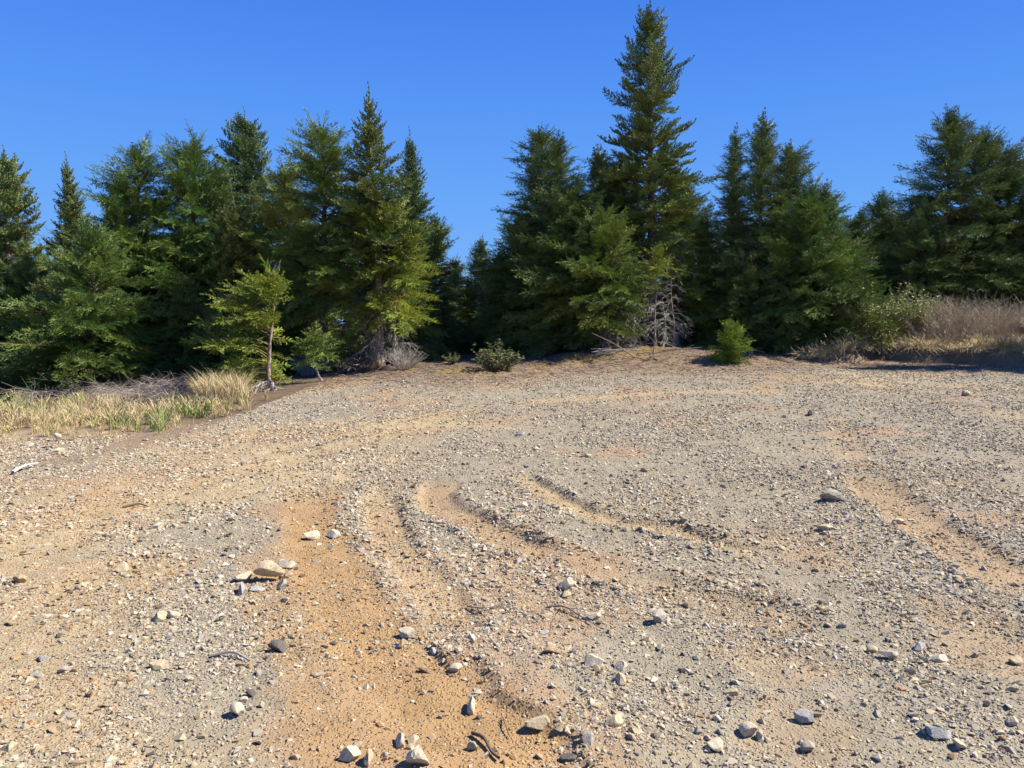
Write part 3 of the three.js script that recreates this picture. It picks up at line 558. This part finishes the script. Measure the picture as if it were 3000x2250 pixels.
{ // the many lesser stones
  const r = rng(2024), names = { pale: 'small whitish stone loose on the gravel', cream: 'small cream stone loose on the gravel', grey: 'small grey stone loose on the gravel', blue: 'small bluish stone loose on the gravel', dark: 'small dark stone loose on the gravel', tan: 'small tan stone loose on the gravel', rust: 'small rust-brown stone loose on the gravel' };
  const kinds = ['pale', 'pale', 'cream', 'cream', 'grey', 'grey', 'tan', 'blue', 'dark', 'rust'];
  let n = 0;
  while (n < 236) {
    const D = 2.6 + 9.5 * Math.pow(r(), 1.5), x = (r() * 2 - 1) * .72 * D; if (beyond(x, D) > -1) continue;
    const g = ground(x, D, true); if (r() < g.bare * .6) continue;
    const tone = kinds[Math.floor(r() * (g.bare > .3 ? 10 : 9))], s = (.014 + .018 * Math.pow(r(), 2.5)) * (1 + D * .07), o = new THREE.Mesh(PEBBLES[Math.floor(r() * 8)], stoneMats[tone]);
    o.scale.set(s * (.9 + .5 * r()), s * (.8 + .4 * r()), s); o.rotation.set((r() - .5) * .5, r() * 6.28, (r() - .5) * .5); o.position.set(x, g.y + s * .22, -D);
    top(o, 'stone'); shade(o); tag(o, names[tone], 'stone', tone + ' stones strewn over the gravel'); n++;
  }
}

// ------------------------------------------------------------------ grass
function tuft(seed, n, hgt, spread, droopy, cols) {
  const r = rng(seed), s = new Soup();
  for (let k = 0; k < n; k++) {
    const a = r() * 6.283, out = spread * (.2 + r()), H = hgt * (.5 + .6 * r()), w = .004 + .003 * r(), c = cols[Math.floor(r() * cols.length)], v = .75 + .5 * r(), col = c.map(q => q * v), d = V(Math.cos(a), 0, Math.sin(a)), sd = V(-d.z, 0, d.x).applyAxisAngle(UPV, (r() - .5) * 2);
    const b = V((r() - .5) * .09, 0, (r() - .5) * .09); let prev = null;
    for (let i = 0; i <= 4; i++) {
      const t = i / 4, p = b.clone().addScaledVector(d, out * t * t).add(V(0, H * (t - droopy * t * t * t * (.4 + r() * .2)), 0)), ww = w * (1 - t * .85);
      const l = p.clone().addScaledVector(sd, -ww), q = p.clone().addScaledVector(sd, ww);
      if (prev) { s.tri(prev[0], prev[1], l, col); if (i < 4) s.tri(prev[1], q, l, col); }
      prev = [l, q];
    }
    if (r() < .12) { const p = b.clone().addScaledVector(d, out * .9).add(V(0, H * .95, 0)); s.tube([p, p.clone().addScaledVector(d, .05).add(V(0, .07, 0))], .007, .002, 3, [.42 * v, .33 * v, .19 * v]); }
  }
  return s.geo();
}
const grassMat = mat({ vertexColors: true, roughness: .8 }), STRAWC = [[.60, .47, .25], [.54, .41, .20], [.62, .52, .31], [.44, .33, .165]], MIXC = [[.54, .43, .21], [.27, .29, .08], [.50, .40, .19], [.21, .25, .06]], GREENC = [[.17, .26, .05], [.22, .29, .07], [.35, .35, .12]];
function meadow(name, label, place) { // place(add): add(kind, x, D, scale, tiltX)
  const geos = { straw: [tuft(1, 26, .40, .30, .45, STRAWC), tuft(2, 24, .34, .36, .7, STRAWC), tuft(9, 20, .34, .34, .55, MIXC)], tall: [tuft(3, 24, .62, .34, .42, STRAWC)], green: [tuft(4, 24, .24, .15, .3, GREENC)], drape: [tuft(5, 30, .22, .42, 1.6, STRAWC)] };
  const lists = {}; for (const k in geos) lists[k] = geos[k].map(() => []);
  const M = new THREE.Matrix4(), q = new THREE.Quaternion(), e = new THREE.Euler(), r = rng(name.length * 977 + 3);
  place((kind, x, D, s = 1, lean = 0) => { q.setFromEuler(e.set((r() - .5) * .35 + lean, r() * 6.28, (r() - .5) * .35)); M.compose(V(x, gy(x, D) - .02, -D), q, V(s, s * (.8 + .4 * r()), s)); lists[kind][Math.floor(r() * lists[kind].length)].push(M.clone()); }, r);
  const root = new THREE.Group(); top(root, name); tag(root, label, 'grass', null, 'stuff');
  for (const k in geos) geos[k].forEach((g, i) => { if (!lists[k][i].length) return; const im = new THREE.InstancedMesh(g, grassMat, lists[k][i].length); lists[k][i].forEach((m, j) => im.setMatrixAt(j, m)); im.name = 'grass_blades'; im.userData.kind = 'stuff'; root.add(im); });
  shade(root);
}
meadow('dry_grass', 'tall straw-coloured grass with green tufts between gravel and wood', (add, r) => {
  for (let k = 0; k < 7000; k++) {
    const x = -17 + 12.5 * r(), D = 8 + 13 * r(), e = beyond(x, D), n = fbm(x * .9, D * .9, 3);
    if (e < -.75 + .6 * n || e > 9 || x > -.37 * D + 1.5 * (fbm(x * 1.3, D * 1.3 + 50, 3) - .35) + (r() < .12 ? .9 * r() : 0) || r() > sst(-.8, 1.5, e) * sst(10, 5.5, e) * (.45 + .9 * vn(x * 1.7 + 5, D * 1.7))) continue;
    if (n < .40 && r() < .6) { if (r() < .5) add('green', x, D, .9 + .6 * r()); continue; }
    const d = r(); if (e > 3 && r() < .55) continue; add(d < .74 ? 'straw' : d < .82 ? 'tall' : r() < .6 ? 'straw' : 'green', x, D, .8 * (.4 + .75 * n + .45 * r()) * lerp(.45, 1, sst(-.6, 1.6, e)) * lerp(1, .7, sst(2, 5, e)), (r() - .5) * .7);
  }
  for (let k = 0; k < 900; k++) { const x = -15 + 10.5 * r(), D = 7.5 + 9 * r(), e = beyond(x, D); if (e > .1 || e < -.9 || r() > Math.pow(1 + e, 2.2) * (.2 + vn(x * 2, D * 2))) continue; add(r() < .65 ? 'straw' : 'green', x, D, .25 + .35 * r()); }
  for (let k = 0; k < 90; k++) { const [x, D] = hit(470 + 70 * (r() + r() - 1), 872 - 14 * r()); add('tall', x, D, .8 + .4 * r()); }
});
meadow('bank_grass', 'dry grass along the top of the cut bank, hanging over its edge', (add, r) => {
  for (let k = 0; k < 2600; k++) {
    const x = 8.2 + 12 * r(), e = .05 + 3.2 * Math.pow(r(), 1.2), D = bankLine(x) + e;
    if (r() < .3 && e > .8) continue;
    if (e < .3 && r() < .2) continue; add(e < .3 ? (r() < .5 ? 'drape' : 'straw') : r() < .85 ? 'straw' : 'green', x, D, e < .3 ? 1.1 + .5 * r() : .45 + .4 * r(), e < .3 ? .35 : 0);
  }
});

// ------------------------------------------------------------------ shrubs
function shrubGeo(seed, n, H, W, col, fork, leafCol) {
  const r = rng(seed), s = new Soup(), leaves = new Soup();
  const leafAt = (p) => { const a = r() * 6.283, d = V(Math.cos(a), (r() - .3) * .9, Math.sin(a)).normalize(), u = V(r() - .5, 1, r() - .5).cross(d).normalize(), l = .045 + .03 * r(), w = l * .42, v = .7 + .6 * r(), c = leafCol.map(q => q * v), m = p.clone().addScaledVector(d, l * .5), t = p.clone().addScaledVector(d, l); leaves.tri(p, m.clone().addScaledVector(u, w), t, c); leaves.tri(p, t, m.clone().addScaledVector(u, -w), c); };
  for (let k = 0; k < n; k++) {
    const a = r() * 6.283, lean = W * Math.sqrt(r()), h = H * (.55 + .5 * r()) * (1 - .3 * lean / (W + .01)), v = .65 + .7 * r(), c = col.map(q => q * v), b = V(Math.cos(a) * lean * .35, -.03, Math.sin(a) * lean * .35), pts = [b];
    for (let i = 1; i <= 4; i++) { const t = i / 4; pts.push(V(b.x + Math.cos(a) * lean * .75 * Math.pow(t, 1.3) + (r() - .5) * .06, h * t, b.z + Math.sin(a) * lean * .75 * Math.pow(t, 1.3) + (r() - .5) * .06)); }
    s.tube(pts, .0065, .002, 4, c);
    for (let j = 0; j < fork; j++) {
      const i = 1 + Math.floor(r() * 3.99), p = pts[i - 1].clone().lerp(pts[i], r()), l = h * (.16 + .22 * r()), e = V(Math.cos(a) * .4 + (r() - .5) * 1.6, .55 + .5 * r(), Math.sin(a) * .4 + (r() - .5) * 1.6).normalize(), m = p.clone().addScaledVector(e, l * .5), t = p.clone().addScaledVector(e, l).add(V((r() - .5) * .05, 0, (r() - .5) * .05));
      s.tube([p, m, t], .0038, .0016, 3, c);
      for (let f = 0; f < 3; f++) { const q = m.clone().lerp(t, r()), e2 = e.clone().add(V((r() - .5) * 1.4, (r() - .3) * .8, (r() - .5) * 1.4)).normalize(); s.tube([q, q.clone().addScaledVector(e2, l * (.2 + .25 * r()))], .0026, .0012, 3, c); }
      if (leafCol) for (let f = 0; f < 6; f++) leafAt(m.clone().lerp(t, r() * 1.1 - .1).add(V((r() - .5) * .05, (r() - .5) * .05, (r() - .5) * .05)));
    }
    if (leafCol) for (let f = 0; f < 7; f++) leafAt(pts[2].clone().lerp(pts[4], r()));
  }
  return [s.geo(), leafCol ? leaves.geo() : null];
}
const twigMat = mat({ vertexColors: true, roughness: .9 }), leafMat = new THREE.MeshPhysicalMaterial({ vertexColors: true, roughness: .6, metalness: 0, transmission: .3, thickness: 0 });
function shrub(proto, x, D, s, turn, label, group, name = 'bare_shrub') {
  const g = new THREE.Group(); g.position.set(x, gy(x, D), -D); g.rotation.y = turn; g.scale.set(s, s, s); top(g, name);
  const st = new THREE.Mesh(proto[0], twigMat); st.name = 'stems'; g.add(st);
  if (proto[1]) { const lf = new THREE.Mesh(proto[1], leafMat); lf.name = 'leaves'; lf.userData.kind = 'stuff'; g.add(lf); }
  tag(g, label, 'shrub', group); shade(g); return g;
}
{
  const bare = [71, 72, 73].map(k => shrubGeo(k, 74, .92, .8, [.41, .34, .24], 9)), grey = shrubGeo(75, 90, .72, .75, [.40, .35, .30], 7);
  const r = rng(91);
  for (let k = 0; k < 30; k++) { const x = 12.0 + 7 * (k + r()) / 30, D = bankLine(x) + .9 + 2.6 * r() + .6 * (k % 3); shrub(bare[k % 3], x, D, .8 + .35 * r() + .25 * sst(11, 13.5, x), r() * 6.28, 'leafless grey-brown shrub in the thicket on the cut bank', 'leafless shrubs on the cut bank'); }
  const [gx, gD] = hit(872, 802); shrub(grey, gx, gD + .2, .82, .3, 'leafless greyish shrub under the yellowing hemlock');
  const [hx, hD] = hit(650, 815); shrub(grey, hx, hD + .9, .8, 1.3, 'leafless twiggy shrub behind the small crooked sapling');
  const green = shrubGeo(81, 46, .78, .72, [.14, .10, .06], 7, [.17, .21, .05]), [bx, bD] = hit(1075, 806); shrub(green, bx, bD + .25, .88, .4, 'rounded leafy green bush at the mouth of the gap', null, 'leafy_shrub');
  const [cx, cD] = hit(975, 795); shrub(green, cx, cD + .3, .36, 2, 'little leafy bush on the moss at the gap', null, 'leafy_shrub');
  const willow = [82, 83].map(k => shrubGeo(k, 34, 1.6, .8, [.22, .18, .10], 18, [.30, .36, .07]));
  for (const [px, D, s, k, label] of [[1888, 21.9, 1.0, 0, 'tall leafy willow beside the bushy sunlit hemlock'], [1852, 21.8, .75, 1, 'low leafy willow at the skirt of the bushy sunlit hemlock'], [1930, 22.2, .8, 1, 'sparse leafy willow between the tall one and the brush'], [1962, 22.6, .95, 0, 'thin leafy willow against the dark stand, next to the brush'], [1905, 21.6, .6, 1, 'short willow at the feet of the tall leafy one']]) shrub(willow[k], xAt(px, D), D, s, px, label, 'leafy willows by the bank', 'willow_shrub');
  const fern = shrubGeo(84, 20, .35, .4, [.16, .12, .06], 5, [.30, .28, .05]);
  for (const [px, py, s, label] of [[1595, 768, .8, 'low yellow-green plant behind the little round spruce'], [1268, 762, 1.2, 'low bright plant under the sunlit olive hemlock'], [455, 890, .6, 'low green plant at the thin end of the tall grass']]) { const [x, D] = hit(px, py); shrub(fern, x, D + .2, s, px, label, null, 'low_plant'); }
}
// ------------------------------------------------------------------ dead brush, fallen sticks, roots
function stick(pts, r0, r1, col, name, label, group, side = 0, seed = 1) {
  const s = new Soup(), r = rng(seed), curve = new THREE.CatmullRomCurve3(pts), P = curve.getPoints(9), c0 = P[0].clone(); P.forEach(p => p.sub(c0)); s.tube(P, r0, r1, 6, col);
  for (let k = 0; k < side; k++) { const p = P[2 + Math.floor(r() * 6)], d = P[8].clone().normalize().add(V((r() - .5) * 1.6, .3 * r(), (r() - .5) * 1.6)).normalize(), l = .12 + .3 * r(); s.tube([p, p.clone().addScaledVector(d, l * .5), p.clone().addScaledVector(d, l).add(V(0, -.03, .02))], r1 * 1.1, r1 * .5, 4, col); }
  const o = new THREE.Mesh(s.geo(), deadWood); o.position.copy(c0); top(o, name); shade(o); return tag(o, label, 'branch', group);
}
const onG = (px, py, up = .01) => { const [x, D] = hit(px, py, gy); return V(x, gy(x, D) + up, -D); };
stick([onG(1020, 1590, .012), onG(1045, 1605, .02), onG(1062, 1630, .012), onG(1078, 1646, .015)], .008, .006, [.12, .085, .06], 'fallen_stick', 'dark knobbly stick lying in the orange strip');
stick([onG(1087, 1557), onG(1092, 1575, .02), onG(1102, 1598)], .004, .002, [.20, .13, .08], 'fallen_stick', 'thin curved brown stick by the crumbling lip');
stick([onG(1180, 1316), onG(1215, 1318, .02), onG(1250, 1335, .015), onG(1300, 1362)], .006, .002, [.16, .13, .11], 'fallen_stick', 'long wavy twig across the grey gravel', null, 3, 3);
stick([onG(1010, 1316), onG(1050, 1322, .02), onG(1090, 1305)], .004, .002, [.22, .18, .14], 'fallen_stick', 'thin forked twig beside the long wavy one', null, 4, 5);
stick([onG(455, 1422), onG(500, 1418, .02), onG(540, 1432)], .007, .004, [.26, .23, .21], 'fallen_stick', 'curved grey stick left of the dark lumpy rock'.replace('left of', 'near'));
stick([onG(28, 1026, .03), onG(50, 1018, .05), onG(82, 1006, .03)], .016, .009, [.62, .57, .54], 'fallen_stick', 'bleached forked stick on the gravel by the grass', null, 3, 8);
stick([onG(265, 1098), onG(300, 1094, .02), onG(322, 1098)], .012, .004, [.14, .1, .07], 'fallen_stick', 'dark bark strip on the straw-coloured dirt');
{
  const r = rng(661);
  for (let k = 0; k < 18; k++) { // heap of slash before the tallest spruce
    const a = onG(1275 + 210 * r(), 770 + 16 * r(), .04 + .22 * r()), d = V((r() - .4) * 2, (r() - .45) * .25, (r() - .5) * .8).normalize(), l = .5 + 1.3 * r(), v = .6 + .7 * r();
    stick([a, a.clone().addScaledVector(d, l * .5).add(V(0, .06 * r(), 0)), a.clone().addScaledVector(d, l).add(V(0, -.05, 0))], .010 + .010 * r(), .004, [.28 * v, .24 * v, .20 * v], 'fallen_branch', 'bleached branch in the slash heap before the tallest spruce', 'branches in the slash heap', 5, k + 20);
  }
  for (let k = 0; k < 12; k++) { const a = onG(560 + 420 * r(), 806 + 26 * r(), .02), d = V((r() - .5) * 2, .05, (r() - .5) * 1.2).normalize(), l = .25 + .5 * r(), v = .6 + .8 * r(); stick([a, a.clone().addScaledVector(d, l * .5).add(V(0, .03, 0)), a.clone().addScaledVector(d, l)], .009, .004, [.30 * v, .25 * v, .20 * v], 'fallen_branch', 'short dead branch on the needle litter before the bare trunks', 'dead branches on the needle litter', 2, k + 70); }
  for (let k = 0; k < 8; k++) { const a = onG(1560 + 300 * r(), 762 + 10 * r(), .04), d = V((r() - .5) * 2, .1 * r(), (r() - .5) * .8).normalize(), l = .3 + .7 * r(), v = .5 + .7 * r(); stick([a, a.clone().addScaledVector(d, l * .5).add(V(0, .04, 0)), a.clone().addScaledVector(d, l)], .011, .004, [.32 * v, .28 * v, .24 * v], 'fallen_branch', 'dead branch on the dark soil below the right-hand stand'.replace('right-hand stand', 'spiky hemlocks'), 'dead branches below the spiky hemlocks', 3, k + 90); }
  // grey dead brush in the grass
  for (let k = 0; k < 9; k++) {
    const px = 120 + 42 * k + 14 * r(), [x, D0] = hit(px, 866 - 6 * (k % 3)), D = D0 + .8 * (k % 2), s = new Soup();
    for (let j = 0; j < 46; j++) {
      const a = r() * 6.283, l = .55 + .7 * r(), v = .5 + .7 * r(), col = [.36 * v, .30 * v, .26 * v], b = V((r() - .5) * 1.0, .02, (r() - .5) * .5), d = V(Math.cos(a), .2 + .8 * r(), Math.sin(a)).normalize(), pts = [b];
      for (let i = 1; i <= 4; i++) pts.push(b.clone().addScaledVector(d, l * i / 4).add(V(0, -.35 * l * Math.pow(i / 4, 2.2), 0)));
      s.tube(pts, .006, .0025, 3, col);
      for (let f = 0; f < 4; f++) { const q = pts[1 + Math.floor(r() * 4)], e = d.clone().add(V(r() - .5, -.6 * r(), r() - .5)).normalize(); s.tube([q, q.clone().addScaledVector(e, l * .3)], .0035, .0015, 3, col); }
    }
    const o = new THREE.Mesh(s.geo(), deadWood); o.position.set(x, gy(x, D), -D); top(o, 'dead_brush'); shade(o); tag(o, 'tangle of grey dead brush rising out of the tall grass', 'brush', 'dead brush in the tall grass');
  }
  { const [x, D] = hit(62, 893); const o = stick([V(x, gy(x, D) - .05, -D), V(x + .05, gy(x, D) + .2, -D), V(x + .10, gy(x, D) + .42, -D + .03)], .024, .015, [.34, .32, .30], 'dead_stub', 'short weathered grey stub standing in the tall grass'); o.userData.category = 'stump'; }
  { // thin dead poles and bare saplings by the tallest spruce
    for (const [px, D, topPy, label] of [[1452, 22.6, 590, 'bare dead sapling on the sunny side of the tallest spruce'], [1336, 21.6, 600, 'grey dead pole with drooping twigs against the sunlit olive hemlock'], [1372, 22, 640, 'bare grey sapling between the olive hemlock and the tallest spruce'], [1432, 22.3, 640, 'bushy dead sapling beside the bare dead one'], [1318, 21.7, 630, 'grey dead stem beside the drooping pole']]) {
      const x = xAt(px, D), y0 = gy(x, D), H = yAt(topPy, D) - y0, g = new THREE.Group(); g.position.set(x, y0 - .04, -D); top(g, 'dead_sapling');
      const [t, c] = trunkMesh([0, .25, .5, .75, 1].map(u => V(.05 * Math.sin(u * 5 + px), H * u, .05 * Math.sin(u * 4 + px * 2))), .032, barkPale, 7); g.add(t); g.add(deadBranches(c, .03, .12, .95, 26, .55, r, [.40, .38, .35])); tag(g, label, 'tree', 'dead saplings before the tallest spruce'); shade(g);
    }
  }
  { // upturned root mound
    const [x, D] = hit(790, 806), g = new THREE.Group(); g.position.set(x, gy(x, D), -D - .2); top(g, 'root_mound');
    const b = new THREE.SphereGeometry(1, 40, 24), a = b.attributes.position; for (let i = 0; i < a.count; i++) { const v = V().fromBufferAttribute(a, i), n = 1 + .9 * (fbm(v.x * 3 + 9, v.y * 3 + v.z * 2.5 + 4, 4) - .5); a.setXYZ(i, v.x * .62 * n, v.y * .30 * n, v.z * .36 * n); } b.computeVertexNormals();
    const m = new THREE.Mesh(b, mat({ map: barkTex, bumpMap: barkTex, bumpScale: .05, color: lin(.38, .28, .22) })); m.name = 'soil_clod'; g.add(m);
    const s = new Soup(); for (let k = 0; k < 26; k++) { const an = r() * 6.28, d = V(Math.cos(an), (r() - .4) * .8, Math.abs(Math.sin(an)) * .8 + .1).normalize(), p = V(d.x * .5, d.y * .2, d.z * .26), l = .18 + .4 * r(), v = .5 + r() * .8; s.tube([p, p.clone().addScaledVector(d, l * .5).add(V(0, .04, 0)), p.clone().addScaledVector(d, l).add(V((r() - .5) * .2, -.16 * r(), 0))], .013, .004, 5, [.24 * v, .2 * v, .17 * v]); }
    const q = new THREE.Mesh(s.geo(), deadWood); q.name = 'roots'; g.add(q); tag(g, 'dark upturned mound of soil and roots below the pale spruce trunk', 'roots'); shade(g);
  }
  { // twigs, bark chips and needles fallen along the trees
    const geo = new Soup(); geo.tube([V(-.5, 0, 0), V(0, .05, .03), V(.5, 0, 0)], .035, .02, 3, [1, 1, 1]);
    const list = [], M = new THREE.Matrix4(), q = new THREE.Quaternion(), e = new THREE.Euler();
    for (let k = 0; k < 30000; k++) { const x = -7 + 20 * r(), D = 14 + 10 * r(), b = beyond(x, D); if (r() > .9 * sst(-4.2, -.6, b) * sst(2.5, .5, b)) continue; const l = .04 + .16 * Math.pow(r(), 2), v = .5 + .9 * r(), c = r() < .55 ? [.24, .15, .09] : r() < .6 ? [.38, .32, .26] : [.09, .065, .045]; q.setFromEuler(e.set(0, r() * 6.28, (r() - .5) * .4)); M.compose(V(x, gy(x, D) + .008, -D), q, V(l, .09 + .1 * r(), .09 + .15 * r())); list.push([M.clone(), c.map(w => w * v)]); }
    const im = new THREE.InstancedMesh(geo.geo(), twigMat, list.length), col = new THREE.Color(); list.forEach(([m, c], i) => { im.setMatrixAt(i, m); im.setColorAt(i, col.setRGB(...c)); });
    top(im, 'twig_litter'); tag(im, 'brown twigs and bark chips littering the soil under the trees', 'litter', null, 'stuff'); shade(im);
  }
}
renderer.render(scene, camera);
